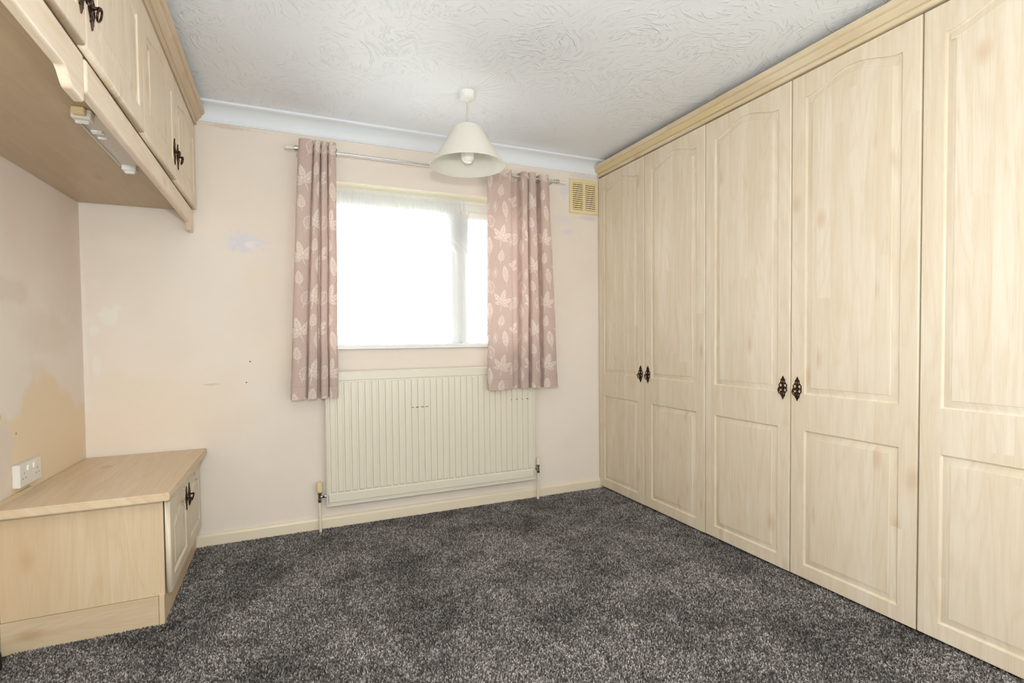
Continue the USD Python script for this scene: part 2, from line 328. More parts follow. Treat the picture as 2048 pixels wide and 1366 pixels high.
# ---- ornate drop handle: pierced pointed plate, boss and ring; local plate in xz, standing out towards -y
def handle_meshes(hh=0.108, ww=0.040):
    s = hh / 108.0; rings = []
    def ring(x, z, r, w): return Point(x, z).buffer(r, 20).difference(Point(x, z).buffer(r - w, 16))
    parts = [Polygon([(0, 54), (-9, 35), (-5, 31), (5, 31), (9, 35)]), Polygon([(0, -54), (-9, -35), (-5, -31), (5, -31), (9, -35)])]
    for sg in (1, -1):
        parts += [ring(0, sg * 27, 11, 3.4), ring(-11, sg * 10.5, 9.5, 3.2), ring(11, sg * 10.5, 9.5, 3.2), LineString([(0, sg * 34), (0, 0)]).buffer(1.9), Point(0, sg * 25).buffer(3.4)]
        for q in (-1, 1): parts += [Point(q * 8.5, sg * 36).buffer(2.6), Point(q * 12, sg * 21).buffer(2.8)]
    parts += [Point(0, 0).buffer(9), Point(-18.5, 0).buffer(2.8), Point(18.5, 0).buffer(2.8)]
    poly = affinity.scale(unary_union(parts), s * ww / 40 / s, s, origin=(0, 0)) if False else affinity.scale(unary_union(parts), ww / 0.040 * 0.001, s * 0.001 * 1000 / 1000, origin=(0, 0))
    poly = affinity.scale(unary_union(parts), ww / 40.0, hh / 108.0, origin=(0, 0))
    outer = extr(poly.simplify(0.0001), 0.0026)
    inner = extr(poly.buffer(-0.0006), 0.0036)
    pl = cat(outer, inner)
    pl.apply_transform(np.array([[1, 0, 0, 0], [0, 0, -1, 0], [0, 1, 0, 0], [0, 0, 0, 1.0]]))
    boss = lathe([(0, 0), (0.0082, 0), (0.0074, 0.005), (0.004, 0.009), (0.0036, 0.013), (0.0055, 0.0165), (0.004, 0.020), (0, 0.021)], 20); rot(boss, 90, (1, 0, 0))
    rg = torus(0.0135, 0.0024, (0, 1, 0), (0, 0, 0)); rg.apply_scale((0.9, 1, 1.12)); rot(rg, 14, (1, 0, 0)); mv(rg, 0, -0.0165, -0.014)
    return pl, boss, rg
PLATE, BOSS, RING = handle_meshes()
def add_handle(door, x, z, sc=1.0):
    h = sub('handle', door, (x, 0, z)); ms = []
    for m in (PLATE, BOSS, RING):
        m = m.copy(); m.apply_scale(sc); ms.append(m)
    m = cat(*ms)
    p = str(h.GetPath()); stage.RemovePrim(p)
    pr = usdkit.mesh(stage, p, mv(m, x, 0, z), M['brass'], 40).GetPrim()
    tag(pr, 'dark brass pierced drop handle with a ring')

# ------------------------------------------------------------------ the setting
YR, XR = -1.35, W + 0.62
struct = dict(kind='structure')
TH = 0.15
WX0, WX1, WZ0, WZ1 = 0.12, 1.62, 1.055, 2.003        # window opening
hole = Polygon([(-L - TH, 0), (XR + TH, 0), (XR + TH, H + .1), (-L - TH, H + .1)], [[(WX0, WZ0), (WX1, WZ0), (WX1, WZ1), (WX0, WZ1)]])
wb = extr(hole, 0.22); wb.apply_transform(np.array([[1, 0, 0, 0], [0, 0, -1, D + 0.22], [0, 1, 0, 0], [0, 0, 0, 1.0]]))
obj('wall_back', wb, 'wall_back', label='pinkish beige far wall with the window, patched paint and blue scuffs', category='wall', smooth=False, **struct)
XL = lambda y: -L - .034 * (D - y)                     # the left wall is slightly out of square
obj('wall_left', extr(Polygon([(XL(D) - TH, D), (XL(YR) - TH, YR), (XL(YR), YR), (XL(D), D)]), H + .1), 'wall_left', label='left wall with patchy beige and tan paint between cupboard and cabinet', category='wall', smooth=False, **struct)
obj('wall_right', bx(XR, XR + TH, YR, D, 0, H + .1), 'wallpaint_plain', label='right wall behind the wardrobes', category='wall', smooth=False, **struct)
obj('wall_front', bx(XL(YR) - TH, XR + TH, YR - TH, YR, 0, H + .1), 'wallpaint_plain', label='wall behind the viewer', category='wall', smooth=False, **struct)
obj('ceiling', bx(XL(YR), XR, YR, D, H, H + .1), 'ceiling', label='white swirled textured plaster ceiling', category='ceiling', smooth=False, **struct)

fl = thing('floor', 'dark grey mottled carpet over the whole floor', 'floor', kind='structure')
obj('carpet_backing', bx(XL(YR), XR, YR, D, -0.10, 0.0), 'carpet_base', fl, smooth=False)
PS = 0.125
def pile_patch(seed, lean):
    r = np.random.default_rng(seed); step = 0.0046; n = int(PS / step); V, F = [], []
    gx, gy = np.meshgrid(np.arange(n), np.arange(n)); c = (np.stack([gx, gy], -1).reshape(-1, 2) + 0.5) * PS / n - PS / 2
    c = c + r.uniform(-.0019, .0019, c.shape); k = len(c)
    hgt = r.uniform(.0075, .0125, k); a0 = r.uniform(0, 6.28, k); rb = r.uniform(.0018, .0027, k)
    tip = r.normal(0, .0022, (k, 2)) + lean
    a = a0[:, None] + np.arange(4) * math.pi / 2
    ring = lambda rad, z, off: np.stack([c[:, None, 0] + off[:, None, 0] + rad[:, None] * np.cos(a), c[:, None, 1] + off[:, None, 1] + rad[:, None] * np.sin(a), np.repeat(z[:, None], 4, 1)], -1)
    v = np.concatenate([ring(rb, np.zeros(k), tip * 0), ring(rb * 1.1, hgt * .62, tip * .5), np.concatenate([c + tip, hgt[:, None]], 1)[:, None, :]], 1)
    f = []
    for i in range(4):
        j = (i + 1) % 4; f += [(i, j, 4 + j), (i, 4 + j, 4 + i), (4 + i, 4 + j, 8)]
    f = np.array(f)[None] + (np.arange(k) * 9)[:, None, None]
    return trimesh.Trimesh(v.reshape(-1, 3), f.reshape(-1, 3), process=False)
pi = UsdGeom.PointInstancer.Define(stage, '/World/floor/carpet_pile'); tag(pi.GetPrim(), 'twisted grey carpet pile', kind='stuff')
protos = []
for i in range(4):
    q = usdkit.mesh(stage, f'/World/floor/carpet_pile/pile_tuft_{i + 1:03d}', pile_patch(i, rng.normal(0, .0016, 2)), M['carpet'], False)
    protos.append(q.GetPath())
pi.CreatePrototypesRel().SetTargets(protos)
P_, I_, O_ = [], [], []
for ix in range(-1, int((XR + L) / PS) + 1):
    for iy in range(int((D - YR) / PS) + 1):
        x, y = -L + PS * (ix + .5), D - PS * (iy + .5)
        if y < 0.35 or x > W + 0.08 or x < XL(y) + PS / 2 - .03: continue
        x = max(x, XL(y - PS / 2) + PS / 2)
        P_.append((x, y, 0.0)); I_.append(int(rng.integers(4))); a = int(rng.integers(4)) * math.pi / 2
        O_.append(Gf.Quath(math.cos(a / 2), 0, 0, math.sin(a / 2)))
pi.CreatePositionsAttr(Vt.Vec3fArray([Gf.Vec3f(*p) for p in P_])); pi.CreateProtoIndicesAttr(Vt.IntArray(I_)); pi.CreateOrientationsAttr(Vt.QuathArray(O_))

# cove and skirting of the far wall
cv = [(D, H), (D, H - .086), (D - .006, H - .086), (D - .008, H - .080)]
for t in np.linspace(0, 1, 14):
    a = t * math.pi / 2; cv.append((D - .010 - (1 - math.cos(a)) * .062, H - .078 + math.sin(a) * .064))
cv += [(D - .076, H - .012), (D - .082, H - .010), (D - .084, H)]
obj('trim_1', sweep_x(cv, -L, XR), 'cove', label='pale blue white plaster cove along the top of the far wall', category='coving', **struct)
sk = [(D, 0), (D - .018, 0), (D - .018, .056), (D - .015, .064), (D - .008, .071), (D, .073)]
obj('baseboard_back', sweep_x(sk, -L, W + .02), 'cream', label='cream painted skirting board along the far wall', category='skirting board', **struct)

obj('ground', bx(-30, 30, D + .4, D + 60, -3.0, -2.8), 'outdoor', label='ground outside beyond the window', category='ground', smooth=False, **struct)

# window
wn = thing('window_1', 'white plastic window, one wide fixed pane and a narrower opening sash', 'window', (0, 0, 0), kind='structure')
FY0, FY1 = D + .135, D + .20
def frame(x0, x1, z0, z1, w, y0, y1, b=.004, top=None):
    return cat(bx(x0, x0 + w, y0, y1, z0, z1, b), bx(x1 - w, x1, y0, y1, z0, z1, b), bx(x0 + w, x1 - w, y0, y1, z0, z0 + w, b), bx(x0 + w, x1 - w, y0, y1, z1 - (top or w), z1, b))
obj('window_frame', frame(WX0, WX1, WZ0 - .066, WZ1, .062, FY0, FY1, top=.094), 'upvc', wn)
obj('mullion', bx(1.005, 1.098, FY0, FY1, WZ0 - .01, WZ1 - .09, .004), 'upvc', wn)
obj('sash', frame(1.085, WX1 - .05, WZ0 - .05, WZ1 - .075, .052, FY0 - .018, FY1 - .02, .006), 'upvc', wn)
obj('glazing_bead', frame(WX0 + .058, 1.010, WZ0 - .012, WZ1 - .09, .012, FY0 - .005, FY0 + .02, .003), 'upvc', wn)
obj('glass_pane', bx(WX0 + .05, 1.01, FY0 + .028, FY0 + .034, WZ0 - .01, WZ1 - .08), 'glass', wn, smooth=False)
obj('glass_pane', bx(1.12, WX1 - .08, FY0 + .012, FY0 + .018, WZ0 - .01, WZ1 - .1), 'glass', wn, smooth=False)
obj('window_sill', bx(WX0 - .0, WX1 + .0, D - .022, FY0 + .01, WZ0 - .024, WZ0 + .002, .004), 'upvc', wn)
rv = cat(bx(WX0, WX1, D + .001, FY0 + .01, WZ1 - .004, WZ1 + .006), bx(WX0 - .006, WX0 + .004, D + .001, FY0 + .01, WZ0, WZ1), bx(WX1 - .004, WX1 + .006, D + .001, FY0 + .01, WZ0, WZ1))
obj('reveal_lining', rv, 'reveal', wn, label='cream painted soffit and sides of the window recess', smooth=False)

# ------------------------------------------------------------------ fitted wardrobes on the right
DW, ZB, ZT = 0.5, 0.023, 2.222
STILE = 0.052
def wardrobe(label):
    t = thing('wardrobe', label, 'wardrobe', (W, D - .004, 0), -90)  # local x along the run (away from the far wall), local y into the wardrobe
    t.SetCustomDataByKey('group', 'run of fitted wardrobes along the right wall')
    obj('carcass', cat(bx(.03, .97, .022, .58, .055, ZT, .002)), 'maple', t)
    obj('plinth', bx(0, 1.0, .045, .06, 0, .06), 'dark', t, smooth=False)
    for k in range(2):
        up = outline(STILE + .012, DW - STILE - .012, .833 - ZB, 2.112 - ZB, .046)
        lo = outline(STILE + .012, DW - STILE - .012, .083 - ZB, .676 - ZB)
        m = door_mesh(DW - .004, ZT - ZB - .009, [up, lo])
        d = sub('door', t, (k * DW + .002, 0, ZB)); p = str(d.GetPath()); stage.RemovePrim(p)
        x = UsdGeom.Xform.Define(stage, p); x.AddTranslateOp().Set((k * DW + .002, 0, ZB))
        obj('door_leaf', m, 'maple', x.GetPrim(), smooth=35)
        add_handle(x.GetPrim(), (DW - .037) if k == 0 else .033, .855 - ZB, 1.0)
    return t
w0 = wardrobe('pale maple fitted double wardrobe in the corner by the window wall')
dup(w0, (W, D - 1.004, 0), -90, 'pale maple fitted double wardrobe, middle one of the right-hand run', 'wardrobe', 'run of fitted wardrobes along the right wall')
dup(w0, (W, D - 2.004, 0), -90, 'pale maple fitted wardrobe at the right edge, nearest the viewer', 'wardrobe', 'run of fitted wardrobes along the right wall')
CORN = [(0.03, ZT - .002), (-.003, ZT - .002), (-.008, ZT + .001), (-.009, ZT + .013), (-.004, ZT + .015), (-.004, ZT + .018), (-.013, ZT + .021), (-.020, ZT + .028), (-.030, ZT + .037), (-.033, ZT + .041), (-.029, ZT + .043), (-.029, ZT + .046), (-.037, ZT + .049), (-.043, ZT + .055), (-.047, ZT + .060), (-.047, ZT + .068), (0.03, ZT + .068)]
cn = thing('cornice', 'moulded maple cornice with a worn yellow strip above the wardrobes', 'cornice', (0, 0, 0))
obj('moulding', sweep_y([(W + px, z) for px, z in CORN], D - 3.0, D - .001), 'yellow_cornice', cn, smooth=25)
obj('worn_strip', sweep_y([(W - .0145, ZT + .0212), (W - .0208, ZT + .0275), (W - .0308, ZT + .0365), (W - .028, ZT + .0385), (W - .011, ZT + .0225)], D - 1.15, D - .004), 'yellow_strip', cn, label='bare yellow strip of the moulding', smooth=False)

# ------------------------------------------------------------------ overhead cupboards, left
XO, ZU, ZO = -0.40, 1.769, 2.205                     # door fronts, door bottoms, door tops
OW = 0.533
def overhead(label, y0):
    t = thing('overhead_cupboard', label, 'wall cupboard', (XO, y0, 0), 90, 'overhead cupboards along the left wall')
    back = lambda e: Polygon([(e, .03), (2 * OW - e, .03), (2 * OW - e, XO - XL(y0 + 2 * OW) - .001), (e, XO - XL(y0) - .001)])
    obj('carcass', cat(mv(extr(back(.002), ZO - ZU - .012), 0, 0, ZU + .012), bx(.002, 2 * OW - .002, .022, .04, ZU + .012, ZO, .002)), 'maple_pink', t)
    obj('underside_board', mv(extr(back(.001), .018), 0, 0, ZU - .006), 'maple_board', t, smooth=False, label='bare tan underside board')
    for k in range(2):
        P = outline(.058, OW - .062, .062, .345, .03)
        m = door_mesh(OW - .004, ZO - ZU - .003, [P])
        x = UsdGeom.Xform.Define(stage, numbered(str(t.GetPath()), 'door')); x.AddTranslateOp().Set((k * OW + .002, 0, ZU))
        obj('door_leaf', m, 'maple_pink', x.GetPrim(), smooth=35)
        add_handle(x.GetPrim(), (OW - .037) if k == 0 else .033, .108, 1.0)
    return t
overhead('overhead maple double cupboard at the far end, against the window wall', D - .018 - 2 * OW)
overhead('overhead maple double cupboard at the top left corner, nearest the viewer', D - .018 - 4 * OW)
oc = thing('cornice', 'brownish moulded cornice above the overhead cupboards on the left', 'cornice')
obj('moulding', sweep_y([(XO - px, z - .010) for px, z in CORN], D - 2.2, D - .001), 'maple_cornice', oc, smooth=25)

def pelmet(y0, y1, low, label, lead):
    """board under the cupboards in the yz plane; low = lower edge (y, z) points; rounded front edge"""
    P = Polygon([(y0, 1.766), (y0, low[0][1])] + low + [(y1, low[-1][1]), (y1, 1.766)]).buffer(0)
    P = P.buffer(-.007, 6).buffer(.014, 6).buffer(-.007, 6).simplify(.0004)
    c = np.array(shapely.geometry.polygon.orient(P, 1).exterior.coords)[:-1]
    xf, th = -0.417, 0.020; r = .0085; out = []
    prof = [(0.0, xf - th)] + [(r * (1 - math.cos(a)), xf - r + r * math.sin(a)) for a in np.linspace(0, math.pi / 2, 6)]
    rings = [(inset(c, d), x) for d, x in prof]
    for (A, xa), (B, xb) in zip(rings[:-1], rings[1:]):
        n = len(A); i = np.arange(n); k = (i + 1) % n
        v = np.vstack([np.c_[np.full(n, xa), A], np.c_[np.full(n, xb), B]])
        out.append(trimesh.Trimesh(v, np.vstack([np.c_[i, k, n + k], np.c_[i, n + k, n + i]]), process=False))
    for (A, x), up in ((rings[0], False), (rings[-1], True)):
        v, f = trimesh.creation.triangulate_polygon(Polygon(A).buffer(0), engine='earcut')
        m = trimesh.Trimesh(np.c_[np.full(len(v), x), v], f, process=False)
        if (m.face_normals[:, 0].mean() > 0) != up: m.invert()
        out.append(m)
    m = cat(*out); m.merge_vertices()
    return obj('pelmet', m, 'maple_plain', label=label, category='pelmet', smooth=35)
def sstep(ya, yb, za, zb, n=12): return [(ya + (yb - ya) * t, za + (zb - za) * (0.5 - 0.5 * math.cos(math.pi * t))) for t in np.linspace(0, 1, n)]
pelmet(.93, 1.497, [(.93, 1.684)] + sstep(1.375, 1.425, 1.684, 1.653) + [(1.497, 1.653)], 'shaped maple pelmet with a stepped end under the nearer overhead cupboard', 0)
pelmet(1.512, D - .002, [(1.512, 1.684)] + sstep(2.95, 3.0, 1.684, 1.650) + [(D - .002, 1.650)], 'long straight maple pelmet under the far overhead cupboard, ending at the wall', 0)

# under-cupboard light, cover missing
cl = thing('cupboard_light', 'bare grey metal light fitting screwed under the overhead cupboard', 'light fitting', (-.520, 2.10, 1.763))
obj('tray', cat(bx(-.030, .040, -.235, .225, -.008, 0, .001), bx(-.030, -.026, -.235, .225, -.016, 0, .001), bx(.036, .040, -.235, .225, -.016, 0, .001)), 'greymetal', cl)
obj('lamp_holder', cat(bx(-.026, .02, .228, .262, -.026, 0, .003), bx(-.02, .014, .24, .254, -.034, -.02, .003)), 'white', cl)
obj('lamp_holder', cat(bx(-.026, .022, -.268, -.237, -.028, 0, .003), bx(-.022, .012, -.25, -.24, -.036, -.02, .003)), 'white', cl)
obj('terminal_block', cat(bx(-.020, .012, -.285, -.262, -.022, 0, .003)), 'vent', cl)
for yy in (-.2, -.185, .03, .07): obj('screw', mv(lathe([(0, -.0095), (.003, -.0085), (.0045, -.006), (.0045, -.004), (0, -.004)], 12), .004 if yy < 0 else -.004, yy, 0), 'steel', cl)
for yy, w_ in ((-.12, .03), (-.105, .034), (-.06, .026)): obj('clip', bx(-.006 - w_ / 2, -.006 + w_ / 2, yy, yy + .008, -.014, -.005, .002), 'white', cl)

# ------------------------------------------------------------------ bedside cabinet
XB, YB, ZBT = -0.415, 2.288, 0.525
bc = thing('bedside_cabinet', 'low maple bedside cabinet with two doors in the far left corner', 'cabinet', (0, 0, 0))
tp = Polygon([(XL(2.228) + .001, 2.228), (-.414, 2.228), (-.404, 2.233), (-.400, 2.243), (-.382, D - .03), (-.383, D - .001), (-L + .001, D - .001)]).buffer(0)
top = []
for e, z0, z1 in ((.004, ZBT - .030, ZBT - .026), (0, ZBT - .026, ZBT - .005), (.0025, ZBT - .005, ZBT - .002), (.005, ZBT - .002, ZBT)): top.append(mv(extr(tp.buffer(-e, join_style=2), z1 - z0), 0, 0, z0))
obj('cabinet_top', cat(*top), 'maple_top', bc, smooth=40)
obj('edge_trim', mv(extr(Polygon([(XL(y) + o, y) for y, o in ((2.24, .001), (2.24, .010), (2.52, .010), (2.52, .001))]), .013), 0, 0, ZBT), 'maple_top', bc)
obj('end_cap', bx(XL(2.2) + .001, -L - .012, 2.2255, 2.231, ZBT - .029, ZBT - .004, .001), 'white', bc, label='pale cap on the end of the top')
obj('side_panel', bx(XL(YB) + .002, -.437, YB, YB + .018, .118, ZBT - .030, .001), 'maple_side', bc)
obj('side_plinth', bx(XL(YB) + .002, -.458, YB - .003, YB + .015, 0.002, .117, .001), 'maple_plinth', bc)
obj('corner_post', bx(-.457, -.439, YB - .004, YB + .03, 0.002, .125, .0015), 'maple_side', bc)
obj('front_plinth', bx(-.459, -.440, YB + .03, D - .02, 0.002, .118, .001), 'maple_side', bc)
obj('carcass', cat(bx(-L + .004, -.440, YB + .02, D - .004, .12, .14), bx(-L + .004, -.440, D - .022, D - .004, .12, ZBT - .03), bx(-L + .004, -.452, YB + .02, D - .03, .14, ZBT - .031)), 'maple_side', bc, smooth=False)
BW = (D - .012 - (YB + .012)) / 2
for k in range(2):
    P = outline(.05, BW - .05, .052, .265, .03)
    m = door_mesh(BW - .004, ZBT - .034 - .118, [P])
    rot(m, 90, (0, 0, 1)); mv(m, XB, YB + .012 + k * BW + .002, .118)
    x = UsdGeom.Xform.Define(stage, numbered('/World/bedside_cabinet', 'door'))
    obj('door_leaf', m, 'maple', x.GetPrim(), smooth=35)
    hm = cat(PLATE.copy(), BOSS.copy(), RING.copy()); rot(hm, 90, (0, 0, 1)); mv(hm, XB, YB + .012 + (BW - .036 if k == 0 else BW + .036), .385)
    obj('handle', hm, 'brass', x.GetPrim(), label='dark brass pierced drop handle with a ring', smooth=40)
    pg = rot(cyl((0, 0, 0), (0, 0, .008), .0075, 14), 90, (0, 1, 0)); mv(pg, XB - .001, YB + .012 + k * BW + (BW - .10 if k == 0 else .18), .445)
    obj('plug', pg, 'maple_cornice', x.GetPrim())

# dark-rimmed foot just in view at the left edge
ft = thing('door_stop', 'dark-rimmed pale green stopper on the carpet at the lower left edge', 'door stop', (-.925, 2.262, 0.0)) if False else thing('door_stop', 'dark-rimmed pale green stopper on the carpet at the lower left edge', 'door stop', (-.902, 2.185, 0.004))
obj('rim', lathe([(0, 0), (.018, 0), (.0215, .004), (.022, .05), (.019, .062), (.016, .064), (.014, .060), (.014, .005), (0, .005)], 28), 'rubber', ft)
obj('body', lathe([(0, .006), (.0135, .006), (.0135, .066), (.010, .070), (0, .071)], 24), 'green', ft)

# ------------------------------------------------------------------ wall socket
so = thing('wall_socket', 'white double socket on the left wall above the bedside cabinet', 'socket', (XL(2.48), 2.48, .600), 88.05)
obj('face_plate', bx(-.083, .083, -.024, 0, -.043, .043, .003), 'socket', so)
for s in (-1, 1):
    obj('switch', rot(bx(s * .022 - .008, s * .022 + .008, -.028, -.020, .012, .033, .0015), 4, (1, 0, 0), (0, -.024, .02)), 'white', so)
    for dx, dz, w_, h_ in ((0, .006, .004, .009), (-.011, -.012, .008, .004), (.011, -.012, .008, .004)):
        obj('pin_hole', bx(s * .05 + dx - w_ / 2, s * .05 + dx + w_ / 2, -.0243, -.023, dz - h_ / 2, dz + h_ / 2), 'slot', so, smooth=False)

# ------------------------------------------------------------------ radiator
ra = thing('radiator', 'cream panel radiator with vertical ribs under the window', 'radiator', (0.209, D - .072, .154))
RW, RH = 1.313, .755
NF = 33; pitch = RW / (NF + .9)
fp = [bx(0, RW, .004, .014, 0, RH, .003), bx(.004, RW - .004, -.001, .008, .012, .062, .003), bx(.004, RW - .004, -.001, .008, RH - .052, RH - .004, .003),
      bx(.0, .012, -.001, .010, .004, RH - .004, .003), bx(RW - .012, RW, -.001, .010, .004, RH - .004, .003)]
for i in range(NF):
    cx_ = RW * .5 + (i - (NF - 1) / 2) * pitch
    z0, z1 = .066, RH - .056; a, b = pitch * .41, pitch * .33
    pts = [(cx_ + s * a, .006, z) for s in (-1, 1) for z in (z0, z1)] + [(cx_ + s * b, -.0035, z) for s in (-1, 1) for z in (z0 + .011, z1 - .011)] + [(cx_ + s * (a - .002), .001, z) for s in (-1, 1) for z in (z0 + .004, z1 - .004)]
    fp.append(trimesh.convex.convex_hull(np.array(pts)))
obj('front_panel', cat(*fp), 'cream_rad', ra, smooth=40)
obj('edge_rail', cat(bx(-.003, RW + .003, .005, .013, -.012, .002, .003), bx(-.003, .001, .003, .014, -.012, RH, .0015), bx(RW - .001, RW + .003, .003, .014, -.012, RH, .0015)), 'cream_rad', ra)
obj('back_panel', bx(.004, RW - .004, .030, .052, .01, RH - .01, .006), 'cream_rad', ra)
obj('hanging_bracket', bx(.2, .23, .05, .0715, .05, RH - .05, .002), 'cream_rad', ra); obj('hanging_bracket', bx(RW - .23, RW - .2, .05, .0715, .05, RH - .05, .002), 'cream_rad', ra)
for px, w_ in ((.488, .012), (.513, .018), (.545, .016), (.570, .020), (1.14, .006), (1.178, .008), (1.216, .008), (1.252, .012)):
    pz = .524 if px < 1 else .533
    obj('paint_chip', bx(px, px + w_, -.0042, -.001, pz, pz + .0035, .0005), 'rust', ra, label='dark chip in the enamel')
def valve(x, z, tall, side):
    """valve body beside the radiator: x, z local; side = +1 when the radiator is to the right"""
    v = UsdGeom.Xform.Define(stage, numbered('/World/radiator', 'valve')).GetPrim(); y = .012
    k = tall
    obj('valve_body', cat(mv(lathe([(0, -.03), (.0105, -.03), (.0115, -.012), (.0095, -.010), (.0095, .012), (.012, .014), (.012, .026), (.008, .028), (0, .028)], 16), x, y, z), cyl((x, y, z), (x + side * .036, y, z), .0075, 14), cyl((x + side * .014, y, z), (x + side * .026, y, z), .0115, 6)), 'chrome', v)
    obj('cap', mv(lathe([(0, .026), (.013, .026), (.0155 * k, .032), (.0165 * k, .036), (.0165 * k, .036 + .042 * k), (.014 * k, .036 + .047 * k), (0, .036 + .048 * k)], 20), x, y, z), 'vent' if k > .9 else 'cream', v)
    obj('pipe', cyl((x + side * .002, y + .004, -.154 + .004), (x, y, z - .028), .0078, 14), 'cream', v)
valve(-.040, .052, 1.0, 1); valve(RW + .028, .062, .72, -1)

# ------------------------------------------------------------------ air vent
av = thing('air_vent', 'yellowed cream louvred air vent beside the wardrobe cornice', 'vent', (1.840, D, 1.957))
VW, VH, ROWS = .229, .233, 13
ho = []; xs = ((.022, .104), (.125, .207))
pz = (VH - .046) / ROWS
for x0, x1 in xs: ho.append([(x0, .023), (x1, .023), (x1, VH - .023), (x0, VH - .023)])
fr_ = extr(Polygon([(0, 0), (VW, 0), (VW, VH), (0, VH)], ho), .009); fr_.apply_transform(np.array([[1, 0, 0, 0], [0, 0, -1, 0], [0, 1, 0, 0], [0, 0, 0, 1.0]]))
lip = cat(bx(-.003, VW + .003, -.005, 0, -.004, .004, .001), bx(-.003, VW + .003, -.005, 0, VH - .004, VH + .004, .001), bx(-.003, .004, -.005, 0, 0, VH, .001), bx(VW - .004, VW + .003, -.005, 0, 0, VH, .001))
obj('vent_frame', cat(fr_, lip), 'vent', av, smooth=False)
obj('vent_duct', bx(.02, VW - .02, -.0015, -.0005, .02, VH - .02), 'dark', av, smooth=False)
for x0, x1 in xs:
    for i in range(ROWS):
        z = .023 + pz * (i + .5) + .001
        obj('slat', rot(bx(x0 - .001, x1 + .001, -.0072, -.0055, z - pz * .35, z + pz * .35), 12, (1, 0, 0), (0, -.0065, z)), 'vent', av, smooth=False)

# ------------------------------------------------------------------ pendant lamp
LX, LY = .867, 2.433
pl = thing('pendant_lamp', 'cream coolie-shaded pendant lamp hanging from the ceiling', 'lamp', (LX, LY, 0))
obj('ceiling_rose', mv(lathe([(0, -.042), (.008, -.042), (.014, -.038), (.034, -.036), (.040, -.030), (.0415, -.008), (.043, 0), (0, 0)], 40), 0, 0, H), 'white', pl)
obj('cord', cyl((0, 0, 2.145), (0, 0, H - .036), .0032, 12), 'cord', pl)
obj('cord_grip', mv(lathe([(0, -.012), (.006, -.012), (.0045, 0), (0, 0)], 14), 0, 0, H - .038), 'white', pl)
so_ = [(.058, 2.150), (.066, 2.149), (.074, 2.142), (.092, 2.108), (.120, 2.062), (.150, 2.012), (.176, 1.975), (.189, 1.960)]
si_ = [(.1895, 1.957), (.1875, 1.957), (.174, 1.973), (.148, 2.009), (.118, 2.059), (.090, 2.105), (.072, 2.139), (.065, 2.146), (.058, 2.147), (.058, 2.150)]
obj('lamp_shade', lathe(so_ + si_, 72), 'shade', pl, smooth=40)
obj('shade_rim', torus(.1885, .0022, (0, 0, 1), (0, 0, 1.9585), 72, 8), 'shade', pl)
obj('shade_carrier', cat(torus(.022, .0015, (0, 0, 1), (0, 0, 2.138)), *[cyl((.022 * math.cos(a), .022 * math.sin(a), 2.138), (.060 * math.cos(a), .060 * math.sin(a), 2.148), .0012, 8) for a in (0.4, 2.5, 4.6)]), 'steel', pl)
obj('lamp_holder', mv(lathe([(0, .01), (.012, .01), (.019, -.005), (.020, -.05), (.017, -.055), (0, -.055)], 24), 0, 0, 2.135), 'white', pl)
obj('bulb', mv(lathe([(0, 0), (.013, 0), (.014, -.014), (.024, -.035), (.033, -.058), (.0345, -.076), (.030, -.094), (.018, -.107), (0, -.112)], 32), 0, 0, 2.082), 'bulb', pl)

# ------------------------------------------------------------------ curtain pole
PY, PZ = D - .120, 2.117                             # pole line, clear of the radiator
cp = thing('curtain_pole', 'thin satin metal curtain pole with cream tapered finials above the window', 'curtain pole', (0, PY, PZ))
obj('rod', rot(cyl((0.070, 0, 0), (1.690, 0, 0), .0072, 18), 0, (1, 0, 0)), 'rod', cp)
for s, x in ((-1, .084), (1, 1.677)):
    c_ = lathe([(0, 0), (.0135, 0), (.0145, .003), (.0145, .016), (.0135, .019), (0, .019)], 22); c_.apply_transform(trimesh.geometry.align_vectors((0, 0, 1), (s, 0, 0))); obj('collar', mv(c_, x - s * .008), 'steel', cp)
    f_ = lathe([(0, 0), (.007, 0), (.006, .006), (.0068, .012), (.0105, .042), (.0095, .048), (0, .050)], 20); f_.apply_transform(trimesh.geometry.align_vectors((0, 0, 1), (s, 0, 0))); obj('finial', mv(f_, x + s * .010), 'finial', cp)
    xb = x - s * .022
    obj('bracket', cat(cyl((xb, 0, 0), (xb, .112, 0), .006, 14), torus(.0095, .0025, (1, 0, 0), (xb, 0, 0)), rot(mv(lathe([(0, 0), (.022, 0), (.021, .006), (.012, .009), (0, .009)], 24)), 90, (1, 0, 0)).apply_translation((xb, .1195, 0))), 'steel', cp)

